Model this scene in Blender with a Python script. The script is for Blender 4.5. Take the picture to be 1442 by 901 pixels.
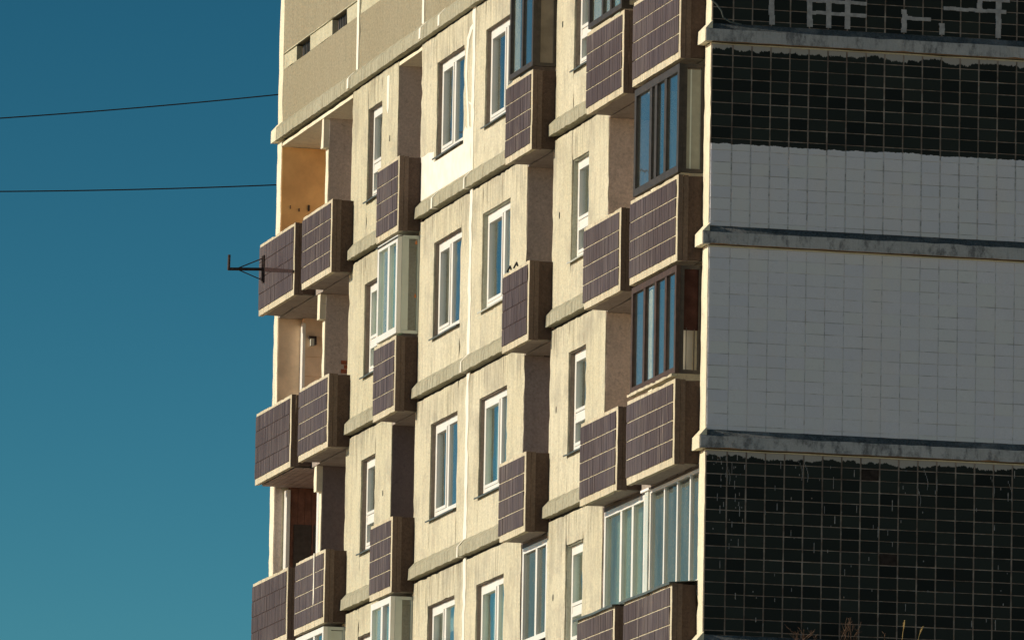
import bpy, bmesh, math, random
from mathutils import Vector, Matrix
random.seed(11)
for o in list(bpy.data.objects): bpy.data.objects.remove(o)
scene = bpy.context.scene
Z0 = 23.3                       # height of the ninth-floor line above the ground
# ------------------------------------------------------------------ camera
YAW, PITCH, ROLL = 0.239274, 0.139003, 0.0177247
fw = Vector((math.sin(YAW)*math.cos(PITCH), math.cos(YAW)*math.cos(PITCH), math.sin(PITCH)))
rt = Vector((math.cos(YAW), -math.sin(YAW), 0)); upv = rt.cross(fw)
c, s = math.cos(ROLL), math.sin(ROLL)
r2 = rt*c + upv*s; u2 = upv*c - rt*s
cam = bpy.data.cameras.new('camera'); camo = bpy.data.objects.new('camera', cam)
scene.collection.objects.link(camo); scene.camera = camo
cam.sensor_width = 36; cam.sensor_fit = 'HORIZONTAL'; cam.lens = 13283.5/1442*36
cam.clip_start = 1; cam.clip_end = 5000
M4 = Matrix((r2, u2, -fw)).transposed().to_4x4()
M4.translation = Vector((-32.7411, -123.0133, -21.6955+Z0)); camo.matrix_world = M4
# ------------------------------------------------------------------ sky, sun, exposure
SUN_EL = math.radians(19.0); TINT = (0.0400, 0.1050, 0.0335); GAM = (3.0, 2.3, 2.7)
sd = Vector((-1.0, 0.06, 0)).normalized()*math.cos(SUN_EL); sd.z = math.sin(SUN_EL)   # towards the sun
world = bpy.data.worlds.new('World'); scene.world = world; world.use_nodes = True
wn = world.node_tree; wn.nodes.clear()
sky = wn.nodes.new('ShaderNodeTexSky'); sky.sky_type = 'NISHITA'; sky.sun_disc = False
sky.sun_elevation = SUN_EL; sky.sun_rotation = math.atan2(sd.x, sd.y)
sky.altitude = 2500; sky.air_density = 1.0; sky.dust_density = 0.15; sky.ozone_density = 2.2
sepc = wn.nodes.new('ShaderNodeSeparateColor'); comb = wn.nodes.new('ShaderNodeCombineColor')
wn.links.new(sky.outputs[0], sepc.inputs[0])
for ch in range(3):                         # one contrast curve a channel: a deep teal evening sky, warmer towards the sun
    pw = wn.nodes.new('ShaderNodeMath'); pw.operation = 'POWER'; pw.inputs[1].default_value = GAM[ch]
    ml = wn.nodes.new('ShaderNodeMath'); ml.operation = 'MULTIPLY'; ml.inputs[1].default_value = TINT[ch]
    wn.links.new(sepc.outputs[ch], pw.inputs[0]); wn.links.new(pw.outputs[0], ml.inputs[0]); wn.links.new(ml.outputs[0], comb.inputs[ch])
bg = wn.nodes.new('ShaderNodeBackground'); bg.inputs[1].default_value = 0.10
wo = wn.nodes.new('ShaderNodeOutputWorld')
wn.links.new(comb.outputs[0], bg.inputs[0]); wn.links.new(bg.outputs[0], wo.inputs[0])
sun = bpy.data.lights.new('sun', 'SUN'); sun.energy = 4.3; sun.angle = math.radians(0.5); sun.color = (1.0, 0.88, 0.69)
suno = bpy.data.objects.new('sun', sun); scene.collection.objects.link(suno)
suno.rotation_euler = sd.to_track_quat('Z', 'Y').to_euler(); suno.location = (-60, 20, 80)
vs = scene.view_settings; vs.view_transform = 'Standard'; vs.look = 'None'; vs.exposure = 0.0; vs.gamma = 1.0; vs.use_curve_mapping = False

# ------------------------------------------------------------------ materials
class NT:
    def __init__(self, name):
        self.m = bpy.data.materials.new(name); self.m.use_nodes = True
        self.t = self.m.node_tree; self.t.nodes.clear()
        self.out = self.n('ShaderNodeOutputMaterial')
    def n(self, ty, **kw):
        x = self.t.nodes.new(ty)
        for k, v in kw.items(): setattr(x, k, v)
        return x
    def l(self, a, b): self.t.links.new(a, b)
    def pos(self, sc=(1,1,1), off=(0,0,0)):
        g = self.n('ShaderNodeNewGeometry'); mp = self.n('ShaderNodeMapping')
        mp.inputs['Scale'].default_value = sc; mp.inputs['Location'].default_value = off
        self.l(g.outputs['Position'], mp.inputs[0]); return mp.outputs[0]
    def noise(self, vec, scale, detail=4, rough=.55):
        x = self.n('ShaderNodeTexNoise'); x.inputs['Scale'].default_value = scale
        x.inputs['Detail'].default_value = detail; x.inputs['Roughness'].default_value = rough
        self.l(vec, x.inputs['Vector']); return x.outputs['Fac']
    def ramp(self, fac, a, b, va=0.0, vb=1.0):
        x = self.n('ShaderNodeMapRange'); x.clamp = True
        for i, v in ((1,a),(2,b),(3,va),(4,vb)): x.inputs[i].default_value = v
        self.l(fac, x.inputs[0]); return x.outputs[0]
    def math(self, op, a, b=None):
        x = self.n('ShaderNodeMath', operation=op)
        for i, v in enumerate((a, b)):
            if v is None: continue
            if isinstance(v, (int, float)): x.inputs[i].default_value = v
            else: self.l(v, x.inputs[i])
        return x.outputs[0]
    def mix(self, fac, a, b, mode='MIX'):
        x = self.n('ShaderNodeMix', data_type='RGBA', blend_type=mode)
        for i, v in ((0,fac),(6,a),(7,b)):
            if isinstance(v, (int, float)): x.inputs[i].default_value = v
            elif isinstance(v, tuple): x.inputs[i].default_value = (*v, 1)
            else: self.l(v, x.inputs[i])
        return x.outputs[2]
    def sep(self):
        g = self.n('ShaderNodeNewGeometry'); x = self.n('ShaderNodeSeparateXYZ'); self.l(g.outputs['Position'], x.inputs[0]); return x.outputs
    def finish(self, col, rough=.8, spec=.3, bump=None, bs=.3, bd=.01, metal=0.0):
        p = self.n('ShaderNodeBsdfPrincipled')
        if isinstance(col, tuple): p.inputs['Base Color'].default_value = (*col, 1)
        else: self.l(col, p.inputs['Base Color'])
        if isinstance(rough, float): p.inputs['Roughness'].default_value = rough
        else: self.l(rough, p.inputs['Roughness'])
        p.inputs['Specular IOR Level'].default_value = spec; p.inputs['Metallic'].default_value = metal
        if bump is not None:
            b = self.n('ShaderNodeBump'); b.inputs['Strength'].default_value = bs; b.inputs['Distance'].default_value = bd
            self.l(bump, b.inputs['Height']); self.l(b.outputs[0], p.inputs['Normal'])
        self.l(p.outputs[0], self.out.inputs[0]); return self.m

def sc(c, k): return tuple(min(1, v*k) for v in c)
def concrete(name, col, dirt=(.16,.14,.11), streak=.62, blotch=.5, grain=.42, sy=5.0, fresh=None, bs=.5, edge=(.48,.66), runs=0):
    t = NT(name)
    v = t.pos((sy, sy, .28)); n1 = t.noise(v, 1.6, 7, .62)
    n1b = t.noise(t.pos((sy*3.2, sy*3.2, .5), (7,3,1)), 1.7, 5, .6)
    n2 = t.noise(t.pos((1,1,1), (3,9,2)), .55, 4, .55)
    n3 = t.noise(t.pos((1,.55,1)), 26, 4, .8); n5 = t.noise(t.pos((1,.6,1),(6,6,6)), 11, 3, .7)
    n4 = t.noise(t.pos((1,1,.6), (11,2,5)), 5.0, 5, .6)
    cl = t.mix(t.ramp(n2, .35, .68), sc(col, 1.1), (col[0]*.94, col[1]*.92, col[2]*.84))
    cl = t.mix(t.math('MULTIPLY', t.ramp(n4, .48, .72), blotch), cl, sc(col, .66))
    cl = t.mix(t.math('MULTIPLY', t.ramp(n1, edge[0], edge[1]), streak*.6), cl, dirt)
    cl = t.mix(t.math('MULTIPLY', t.ramp(n1b, .55, .72), streak*.55), cl, dirt)
    cl = t.mix(t.math('MULTIPLY', t.ramp(n1b, .42, .30), streak*.4), cl, sc(col, 1.25))
    cl = t.mix(grain, cl, t.mix(t.ramp(n3, .3, .72), sc(col, .48), sc(col, 1.38)), 'MIX')
    cl = t.mix(t.math('MULTIPLY', t.ramp(n5, .60, .70), .45), cl, sc(col, .5))
    if runs:
        x_, y_, z_ = t.sep(); hh = t.math('MULTIPLY', t.math('FRACT', t.math('DIVIDE', t.math('SUBTRACT', Z0+2.8+28, z_), 2.8)), 2.8)   # metres below the joint
        ln = t.noise(t.pos((1, 4.5, .01), (2,2,2)), 1.6, 5, .75); st_ = t.noise(t.pos((1, 13, .22), (4,1,7)), 1.5, 5, .65)
        rm = t.math('MULTIPLY', t.ramp(t.math('SUBTRACT', t.math('MULTIPLY', t.ramp(ln, .40, .75), 1.5), hh), -.05, .30), t.ramp(st_, .40, .62))
        pa = t.ramp(t.noise(t.pos((1,1,1),(1,7,2)), .9, 4, .6), .38, .6, .12, 1.0)
        cl = t.mix(t.math('MULTIPLY', t.math('MULTIPLY', rm, pa), runs), cl, (.15,.13,.095))
        bl = t.noise(t.pos((1,.8,.8),(6,1,8)), 1.8, 6, .68); cl = t.mix(t.math('MULTIPLY', t.ramp(bl, .50, .66), .5), cl, (.31,.29,.235))
    return t.finish(cl, .92, .2, t.math('ADD', n3, t.math('MULTIPLY', n4, 1.2)), bs, .012)
def plain(name, col, rough=.6, spec=.4, var=.15, scale=9, metal=0.0):
    t = NT(name); n = t.noise(t.pos(), scale, 5, .6); n2 = t.noise(t.pos((1,1,1),(4,4,4)), scale*6, 3, .6)
    cl = t.mix(t.ramp(n, .35, .68), sc(col, 1-var), sc(col, 1+var))
    cl = t.mix(t.math('MULTIPLY', t.ramp(n2, .5, .75), var), cl, sc(col, .6))
    return t.finish(cl, rough, spec, n2, .15, .004, metal)

CREAM = (.605, .572, .435)
M = {}
M['cream']   = concrete('cream_render', CREAM, runs=.9)
M['cream2']  = concrete('pale_green_cream_render', (.57,.54,.40), streak=.62, runs=.9)
M['attic']   = concrete('taupe_aggregate', (.315,.285,.20), dirt=(.13,.10,.07), streak=.7, grain=.6, sy=6)
M['band']    = concrete('pale_band', (.52,.50,.37), streak=.25)
M['edge']    = concrete('whitewashed_edge', (.80,.74,.58), dirt=(.4,.34,.25), streak=.35, grain=.2)
M['ledge']   = concrete('weathered_ledge', (.40,.385,.29), dirt=(.07,.065,.045), streak=.95, grain=.35, sy=7, edge=(.47,.62))
M['soffit']  = concrete('rough_soffit', (.36,.315,.28), dirt=(.10,.08,.06), streak=.2, blotch=.9, grain=.3)
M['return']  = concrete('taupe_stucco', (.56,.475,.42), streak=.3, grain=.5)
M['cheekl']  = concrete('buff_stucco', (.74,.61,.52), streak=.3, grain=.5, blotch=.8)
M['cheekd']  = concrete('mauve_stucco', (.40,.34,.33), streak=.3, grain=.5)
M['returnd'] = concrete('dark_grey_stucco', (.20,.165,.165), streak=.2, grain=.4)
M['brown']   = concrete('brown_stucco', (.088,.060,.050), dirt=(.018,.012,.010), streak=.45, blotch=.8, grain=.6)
M['pier']    = concrete('brown_washed_concrete', (.15,.11,.092), dirt=(.04,.03,.025), streak=.4, grain=.5)
M['darkgrout'] = plain('sooty_grout', (.07,.052,.052), .9, .1, .3, 12)
M['rim']     = concrete('parapet_concrete', (.61,.555,.42), dirt=(.14,.115,.08), streak=1.0, sy=9, grain=.3)
M['orange']  = plain('orange_paint', (.95,.54,.22), .8, .2, .12, 2.5)
M['siding']  = plain('buff_boards', (.80,.60,.42), .75, .2, .15, 3)
M['slat']    = plain('pinkish_brown_slats', (.36,.27,.235), .7, .2, .2, 6)
M['timber']  = plain('brown_timber', (.17,.075,.05), .6, .3, .3, 8)
M['revd']    = concrete('grimy_reveal_plaster', (.21,.175,.145), dirt=(.07,.055,.045), streak=.5, grain=.5)
M['revg']    = concrete('greenish_reveal_plaster', (.42,.43,.35), dirt=(.12,.12,.09), streak=.4, grain=.4)
M['pvc']     = plain('white_pvc', (.80,.79,.74), .35, .5, .04, 3)
M['pvcg']    = plain('greyish_pvc', (.56,.60,.55), .4, .4, .06, 3)
M['darkfr']  = plain('dark_frame_paint', (.045,.035,.03), .5, .4, .3, 12)
M['rustfr']  = plain('red_brown_frame_paint', (.062,.033,.024), .55, .4, .35, 14)
M['tin']     = plain('dark_zinc', (.10,.115,.11), .45, .5, .25, 7, .3)
M['tinw']    = plain('pale_zinc', (.55,.55,.48), .45, .5, .15, 7, .2)
M['panelg']  = plain('grey_panel', (.30,.30,.255), .5, .3, .15, 3)
M['panelb']  = plain('brown_grey_board', (.20,.17,.14), .7, .2, .2, 3)
M['fascia']  = plain('dark_fascia', (.075,.06,.055), .6, .3, .2, 6)
M['seal']    = plain('white_sealant', (.86,.83,.72), .6, .3, .05, 8)
M['newpaint']= plain('fresh_white_paint', (.82,.80,.71), .8, .2, .09, 4)
M['steel']   = plain('rusty_dark_steel', (.045,.03,.026), .7, .3, .4, 20)
M['rust']    = plain('rust_brown_bar', (.03,.015,.014), .85, .2, .5, 14)  # dark brown for the bracket's painted shadow
M['black']   = plain('black_rubber', (.012,.012,.013), .7, .3, .2, 10)
M['room']    = plain('dim_room_plaster', (.16,.145,.12), .9, .1, .1, 1)
M['netw']    = plain('white_net_curtain', (.62,.66,.56), .9, .1, .12, 5)
M['netg']    = plain('pale_green_curtain', (.42,.53,.43), .9, .1, .12, 5)
M['curd']    = plain('grey_brown_curtain', (.085,.065,.055), .9, .1, .2, 5)
M['curb']    = plain('slate_blind', (.055,.075,.085), .8, .2, .2, 5)
M['curr']    = plain('red_brown_curtain', (.05,.022,.018), .9, .1, .3, 6)
M['board']   = plain('white_board', (.88,.86,.84), .6, .3, .03, 3)
M['brickm']  = plain('red_brick', (.33,.11,.06), .9, .2, .3, 20)
M['roof']    = plain('bitumen_roof', (.05,.05,.05), .9, .2, .3, 2)
M['straw']   = plain('golden_straw', (.50,.36,.15), .8, .2, .2, 30)
M['twig']    = plain('brown_twig', (.16,.10,.07), .85, .2, .3, 30)
M['vase']    = plain('orange_pottery', (.75,.24,.07), .5, .4, .1, 10)

def plum_tiles():
    t = NT('plum_tile'); x, y, z = t.sep()
    cell = t.n('ShaderNodeCombineXYZ')
    t.l(t.math('FLOOR', t.math('MULTIPLY', y, 1/.0945)), cell.inputs[1]); t.l(t.math('FLOOR', t.math('MULTIPLY', z, 1/.255)), cell.inputs[2])
    wnz = t.n('ShaderNodeTexWhiteNoise', noise_dimensions='3D'); t.l(cell.outputs[0], wnz.inputs[0])
    cl = t.mix(wnz.outputs['Value'], (.058,.043,.051), (.098,.074,.080))
    n2 = t.noise(t.pos((1,1,1)), 1.1, 4, .6)
    cl = t.mix(t.ramp(n2, .40, .62, 0, .8), cl, (.105,.082,.080))
    n6 = t.noise(t.pos((1,1,1),(7,7,7)), .45, 3, .6); cl = t.mix(t.ramp(n6, .42, .6, 0, .7), cl, (.058,.038,.040))
    n1 = t.noise(t.pos((1, 42, .9)), 1.0, 3, .5)
    n1m = t.noise(t.pos((1, .8, .8), (5,5,5)), 1.0, 2, .5)
    cl = t.mix(t.math('MULTIPLY', t.ramp(n1, .60, .70), t.ramp(n1m, .42, .62, .1, .75)), cl, (.34,.29,.25))
    n3 = t.noise(t.pos((2, 14, 1.4), (1,8,3)), 2.0, 4, .6)
    cl = t.mix(t.math('MULTIPLY', t.ramp(n3, .68, .76), .5), cl, (.30,.24,.17))
    return t.finish(cl, .55, .25, t.noise(t.pos(), 60, 2), .1, .003)
M['plum'] = plum_tiles()

def glass_mat(name, tr=(.90,.95,.93), gl=(.98,1,1), power=2.9, wav=.05, film=0.0):
    t = NT(name)
    lw = t.n('ShaderNodeLayerWeight'); lw.inputs[0].default_value = .5
    f = t.math('ADD', t.math('MULTIPLY', t.math('POWER', lw.outputs['Facing'], power), .95), .05)
    n = t.noise(t.pos((1,1,.6)), 2.2, 2, .5)
    b = t.n('ShaderNodeBump'); b.inputs['Strength'].default_value = wav; b.inputs['Distance'].default_value = .05; t.l(n, b.inputs['Height'])
    g = t.n('ShaderNodeBsdfGlossy'); g.inputs['Roughness'].default_value = .015; g.inputs['Color'].default_value = (*gl, 1); t.l(b.outputs[0], g.inputs['Normal'])
    tp = t.n('ShaderNodeBsdfTransparent'); tp.inputs[0].default_value = (*tr, 1)
    mx = t.n('ShaderNodeMixShader'); t.l(f, mx.inputs[0]); t.l(tp.outputs[0], mx.inputs[1]); t.l(g.outputs[0], mx.inputs[2])
    last = mx.outputs[0]
    if film:
        df = t.n('ShaderNodeBsdfDiffuse'); t.l(t.mix(t.ramp(t.noise(t.pos((1,2,.4)), 1.6, 4), .35, .7), (.20,.23,.21), (.36,.40,.35)), df.inputs[0])
        m2 = t.n('ShaderNodeMixShader'); m2.inputs[0].default_value = film; t.l(last, m2.inputs[1]); t.l(df.outputs[0], m2.inputs[2]); last = m2.outputs[0]
    t.l(last, t.out.inputs[0]); return t.m
M['glass'] = glass_mat('window_glass', film=.03); M['glassd'] = glass_mat('dusty_glass', gl=(.62,.60,.56), film=.16, power=3.6)

def end_tile_mat(name, mode):
    """mode: dark | grey | half   (grey wall paint rolled over dark tile)"""
    t = NT(name); x, y, z = t.sep()
    cell = t.n('ShaderNodeCombineXYZ')
    t.l(t.math('FLOOR', t.math('MULTIPLY', t.math('SUBTRACT', x, .04), 1/.27)), cell.inputs[0]); t.l(t.math('FLOOR', t.math('MULTIPLY', t.math('SUBTRACT', z, Z0+{'dark6': -5.6, 'half': 0.0, 'dark9': 2.8, 'grey': -2.8}[mode]-.178), 1/.1645)), cell.inputs[2])
    wnz = t.n('ShaderNodeTexWhiteNoise', noise_dimensions='3D'); t.l(cell.outputs[0], wnz.inputs[0])
    dark = t.mix(wnz.outputs['Value'], (.007,.010,.009), (.026,.033,.028))
    ng = t.noise(t.pos(), 2.0, 5, .6); nf = t.noise(t.pos((1,1,1),(2,2,2)), 55, 3, .7)
    grey = t.mix(t.ramp(ng, .35, .7), (.77,.755,.81), (.86,.845,.90))
    grey = t.mix(t.ramp(nf, .35, .75), sc((.81,.79,.85), .9), grey)
    grey = t.mix(t.ramp(wnz.outputs['Value'], .0, 1.0, 0, .55), grey, t.mix(t.ramp(wnz.outputs['Color'], .3, .7), (.68,.68,.76), (.77,.775,.74)))
    nsp = t.noise(t.pos((1,1,1),(1,5,3)), 14, 4, .8); grey = t.mix(t.math('MULTIPLY', t.ramp(nsp, .58, .72), .22), grey, (.45,.45,.46))
    nw = t.noise(t.pos((1.0,1,.25),(5,1,2)), 1.0, 4, .6)
    grey = t.mix(t.math('MULTIPLY', t.ramp(nw, .5, .7), .35), grey, (.84,.75,.68))
    ne = t.noise(t.pos((1.6,1,.5)), 1.3, 7, .78)
    top = t.math('ADD', z, t.math('MULTIPLY', ne, .34))
    zt = {'dark6': -5.6, 'half': 0.0, 'dark9': 2.8, 'grey': -2.8}[mode]
    fr = t.ramp(top, Z0+zt-.105+.17, Z0+zt-.100+.17)
    if mode == 'grey': cl = grey
    else:
        cl = t.mix(fr, dark, (.42,.39,.36))
        if mode == 'half':
            nl = t.noise(t.pos((2.2,1,.1)), 1.6, 6, .7)
            hz = t.math('ADD', z, t.math('MULTIPLY', nl, .11))
            cl = t.mix(t.ramp(hz, Z0-1.345, Z0-1.350), cl, grey)
        nd = t.noise(t.pos((1,1,.5),(8,8,1)), 9, 5, .75)
        cl = t.mix(t.math('MULTIPLY', t.ramp(nd, .68, .8), .35), cl, (.12,.115,.105))
    return t.finish(cl, .62, .2, nf, .2, .004)
for k in ('dark6', 'half', 'dark9', 'grey'): M['tile_'+k] = end_tile_mat('end_tile_'+k, k)
def mortar_mat(name, half):
    t = NT(name); x, y, z = t.sep()
    n = t.noise(t.pos(), 7, 5, .65)
    cl = t.mix(t.ramp(n, .3, .7), (.20,.145,.125), (.62,.51,.45))
    nb = t.noise(t.pos((1,1,1),(9,1,4)), .9, 4, .6); cl = t.mix(t.math('MULTIPLY', t.ramp(nb, .42, .64), .6), cl, (.15,.105,.09))
    if half:
        ng = t.noise(t.pos(), 2.0, 5, .6); g = t.mix(t.ramp(ng, .35, .7), (.68,.66,.68), (.80,.78,.80))
        nk = t.noise(t.pos((1.2,1,5),(3,3,3)), 2.2, 4, .7); g = t.mix(t.math('MULTIPLY', t.ramp(nk, .46, .66), .7), g, (.30,.30,.305))
        if half == 2: cl = g
        else:
            nl = t.noise(t.pos((2.2,1,.1)), 1.6, 6, .7); hz = t.math('ADD', z, t.math('MULTIPLY', nl, .11))
            cl = t.mix(t.ramp(hz, Z0-1.345, Z0-1.350), cl, g)
    return t.finish(cl, .95, .1, n, .3, .01)
M['mortar'] = mortar_mat('brown_mortar', 0); M['mortar_half'] = mortar_mat('half_painted_mortar', 1); M['mortar_grey'] = mortar_mat('painted_mortar', 2)
M['drip'] = plain('greyish_paint_drip', (.34,.32,.31), .9, .1, .3, 30)
M['tile_odd'] = plain('bare_brown_tile_bed', (.04,.03,.026), .9, .1, .4, 16)
M['repair'] = plain('grey_repair_mortar', (.44,.42,.42), .95, .1, .2, 14)
def end_ledge_mat():
    t = NT('end_ledge_concrete')
    n1 = t.noise(t.pos((3,3,1.6)), 1.6, 7, .72); n2 = t.noise(t.pos((1,1,1),(3,1,1)), 1.1, 4, .6); n3 = t.noise(t.pos(), 40, 3, .7)
    n4 = t.noise(t.pos((18,18,1.5)), 1.2, 4, .6)
    cl = t.mix(t.ramp(n2, .35, .65), (.50,.49,.49), (.64,.62,.61))
    cl = t.mix(t.math('MULTIPLY', t.ramp(n1, .50, .62), .8), cl, (.07,.07,.075))
    cl = t.mix(t.math('MULTIPLY', t.ramp(n4, .55, .7), .4), cl, (.12,.12,.125))
    cl = t.mix(.3, cl, t.mix(t.ramp(n3, .3, .7), (.10,.10,.11), (.40,.40,.41)))
    g = t.n('ShaderNodeNewGeometry'); sx = t.n('ShaderNodeSeparateXYZ'); t.l(g.outputs['True Normal'], sx.inputs[0])
    moss = t.math('MULTIPLY', t.ramp(sx.outputs[2], .25, .5), t.ramp(n2, .30, .5, .35, .9))       # moss and soot on the sloped top
    cl = t.mix(moss, cl, t.mix(t.ramp(n3, .4, .7), (.035,.045,.05), (.10,.125,.14)))
    cl = t.mix(t.ramp(sx.outputs[2], -.4, -.7), cl, (.42,.27,.17))                                 # warm ground bounce painted into the underside
    return t.finish(cl, .95, .15, t.math('ADD', n3, n1), .5, .015)
M['eledge'] = end_ledge_mat()
def ground_mat():
    t = NT('dry_grass_and_asphalt'); n = t.noise(t.pos(), .03, 5, .6); n2 = t.noise(t.pos(), 1.5, 5, .6)
    cl = t.mix(t.ramp(n, .45, .52), (.37,.335,.27), (.34,.325,.30)); cl = t.mix(t.math('MULTIPLY', t.ramp(n2, .4, .7), .4), cl, (.31,.28,.24))
    return t.finish(cl, .95, .1)
M['ground'] = ground_mat()

# ------------------------------------------------------------------ mesh helpers  (p = metres out from the facade, s = metres along it from the tiled corner, z = height from the ninth-floor line)
def W(p, s, z): return (-p, s, z+Z0)
class MB:
    def __init__(self): self.v = []; self.f = []
    def box(self, p0, p1, s0, s1, z0, z1):
        b = len(self.v); x0, x1 = -p1, -p0
        for z in (z0+Z0, z1+Z0):
            self.v += [(x0,s0,z),(x1,s0,z),(x1,s1,z),(x0,s1,z)]
        self.f += [tuple(b+i for i in q) for q in ((3,2,1,0),(4,5,6,7),(0,1,5,4),(1,2,6,5),(2,3,7,6),(3,0,4,7))]; return self
    def rough(self, p0, p1, s0, s1, z0, z1, d=.15, j=.006):
        """box with a cut-up surface whose arrises are knocked about"""
        x0, x1 = -p1, -p0; A = ((x0,x1),(s0,s1),(z0+Z0,z1+Z0))
        n = [max(1, min(60, int(round((b-a)/d)))) for a, b in A]
        if p1-p0 > .15: n[0] = max(1, int((p1-p0)/.3))
        idx = {}; rng = random
        def vert(i, jn, k):
            key = (i, jn, k)
            if key in idx: return idx[key]
            co = [A[0][0]+(A[0][1]-A[0][0])*i/n[0], A[1][0]+(A[1][1]-A[1][0])*jn/n[1], A[2][0]+(A[2][1]-A[2][0])*k/n[2]]
            ext = [(-1 if q == 0 else 1 if q == n[a] else 0) for a, q in enumerate(key)]
            if sum(1 for e in ext if e) >= 2:
                amt = abs(rng.gauss(0, 1))*j
                if rng.random() < .06: amt += j*2
                for a in range(3):
                    if ext[a]: co[a] -= ext[a]*min(amt*rng.uniform(.4,1), .03)
            idx[key] = len(self.v); self.v.append(tuple(co)); return idx[key]
        def grid(fn, na, nb, flip):
            for a in range(na):
                for b in range(nb):
                    q = [fn(a,b), fn(a+1,b), fn(a+1,b+1), fn(a,b+1)]
                    self.f.append(tuple(q[::-1] if flip else q))
        grid(lambda a,b: vert(0,a,b), n[1], n[2], True); grid(lambda a,b: vert(n[0],a,b), n[1], n[2], False)
        grid(lambda a,b: vert(a,0,b), n[0], n[2], False); grid(lambda a,b: vert(a,n[1],b), n[0], n[2], True)
        grid(lambda a,b: vert(a,b,0), n[0], n[1], True); grid(lambda a,b: vert(a,b,n[2]), n[0], n[1], False)
        return self
    def loft(self, rings, cap=True):
        b = len(self.v); m = len(rings[0])
        for r in rings: self.v += list(r)
        for i in range(len(rings)-1):
            for k in range(m):
                a0 = b+i*m+k; a1 = b+i*m+(k+1) % m
                self.f.append((a0, a1, a1+m, a0+m))
        if cap:
            self.f.append(tuple(b+k for k in range(m))[::-1]); self.f.append(tuple(b+(len(rings)-1)*m+k for k in range(m)))
        return self
    def tube(self, pts, r, seg=7, r_end=None):
        rings = []
        for i, P in enumerate(pts):
            P = Vector(P); d = Vector(pts[min(i+1,len(pts)-1)])-Vector(pts[max(i-1,0)]); d.normalize()
            a = d.orthogonal().normalized() if i == 0 else (a_prev - d*a_prev.dot(d)).normalized()
            a_prev = a; bb = d.cross(a); rr = r if r_end is None else r+(r_end-r)*i/(len(pts)-1)
            rings.append([tuple(P+(a*math.cos(t)+bb*math.sin(t))*rr) for t in [2*math.pi*k/seg for k in range(seg)]])
        return self.loft(rings)
    def poly(self, pts, p0, p1):
        """prism: outline in (s, z), between depths p0 and p1"""
        n = len(pts); b = len(self.v)
        self.v += [W(p1, s, z) for s, z in pts]+[W(p0, s, z) for s, z in pts]
        self.f += [tuple(b+i for i in range(n)), tuple(b+n+i for i in range(n))[::-1]]
        self.f += [(b+i, b+n+i, b+n+(i+1) % n, b+(i+1) % n) for i in range(n)]; return self
    def xbox(self, x0, x1, y0, y1, z0, z1): return self.box(-x1, -x0, y0, y1, z0, z1)

col = scene.collection
def fix(me):
    bm = bmesh.new(); bm.from_mesh(me); bmesh.ops.recalc_face_normals(bm, faces=bm.faces); bm.to_mesh(me); bm.free()
def obj(name, mb, mat, parent=None, label=None, kind=None, smooth=False):
    me = bpy.data.meshes.new(name); me.from_pydata(mb.v, [], mb.f); fix(me)
    if isinstance(mat, str): mat = M[mat]
    me.materials.append(mat)
    if smooth: me.polygons.foreach_set('use_smooth', [True]*len(me.polygons))
    o = bpy.data.objects.new(name, me); col.objects.link(o); o.parent = parent
    if label: o['label'] = label
    if kind: o['kind'] = kind
    return o
def tag(o, label, cat, group=None):
    o['label'] = label; o['category'] = cat
    if group: o['group'] = group
    return o

# ------------------------------------------------------------------ ground
g = MB(); g.v = [(-900,-900,0),(900,-900,0),(900,900,0),(-900,900,0)]; g.f = [(0,1,2,3)]
go = obj('ground', g, 'ground'); go['kind'] = 'structure'

# ------------------------------------------------------------------ the apartment block
B = bpy.data.objects.new('apartment_building', None); col.objects.link(B); B.location = (0, 0, 0)
tag(B, 'cream concrete panel apartment block with plum tiled balconies and dark tiled end wall', 'building')

LEN, DEP = 27.8, 12.0
A0, A1 = 5.59, 8.83          # window bay beside the tiled corner
B0, B1, BM = 10.41, 17.39, 13.92
C0, C1 = 18.97, 22.21
ROWS = {9: 2.8, 8: 0.0, 7: -2.8, 6: -5.6}          # floor -> level of the ledge above it
PROF = ((0,.268),(.090,.165),(.094,.0),(0,.004))
def ledge(path, z, name, mat, parent, step=.12, jit=.007, prof=PROF):
    """drip ledge swept along a polyline of ((x,y),(nx,ny)) stations with mitred corners"""
    mb = MB(); rings = []
    for i in range(len(path)-1):
        (a, na), (b_, nb) = path[i], path[i+1]
        L = math.dist(a, b_); n = max(1, int(L/step))
        for k in range(n+1 if i == len(path)-2 else n):
            t = k/n; P = (a[0]+(b_[0]-a[0])*t, a[1]+(b_[1]-a[1])*t)
            nn = na if k == 0 else nb if k == n else None
            if nn is None:
                dx, dy = (b_[0]-a[0])/L, (b_[1]-a[1])/L; nn = (dy, -dx)
                if nn[0]*na[0]+nn[1]*na[1] < 0: nn = (-dy, dx)
            ring = []
            for q, (d, zz) in enumerate(prof):
                dj = d + (random.gauss(0, jit*.6) if d else 0); zj = zz + random.gauss(0, jit*(1.0 if q in (1,) else .6))
                if q == 2 and random.random() < .07: dj -= .02; zj += .015
                ring.append((P[0]+nn[0]*dj, P[1]+nn[1]*dj, z+zj+Z0))
            rings.append(ring)
    mb.loft(rings); return obj(name, mb, mat, parent)
def fpath(s0, s1): return [((0, s1), (-1, 0)), ((0, s0), (-1, 0))]

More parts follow.
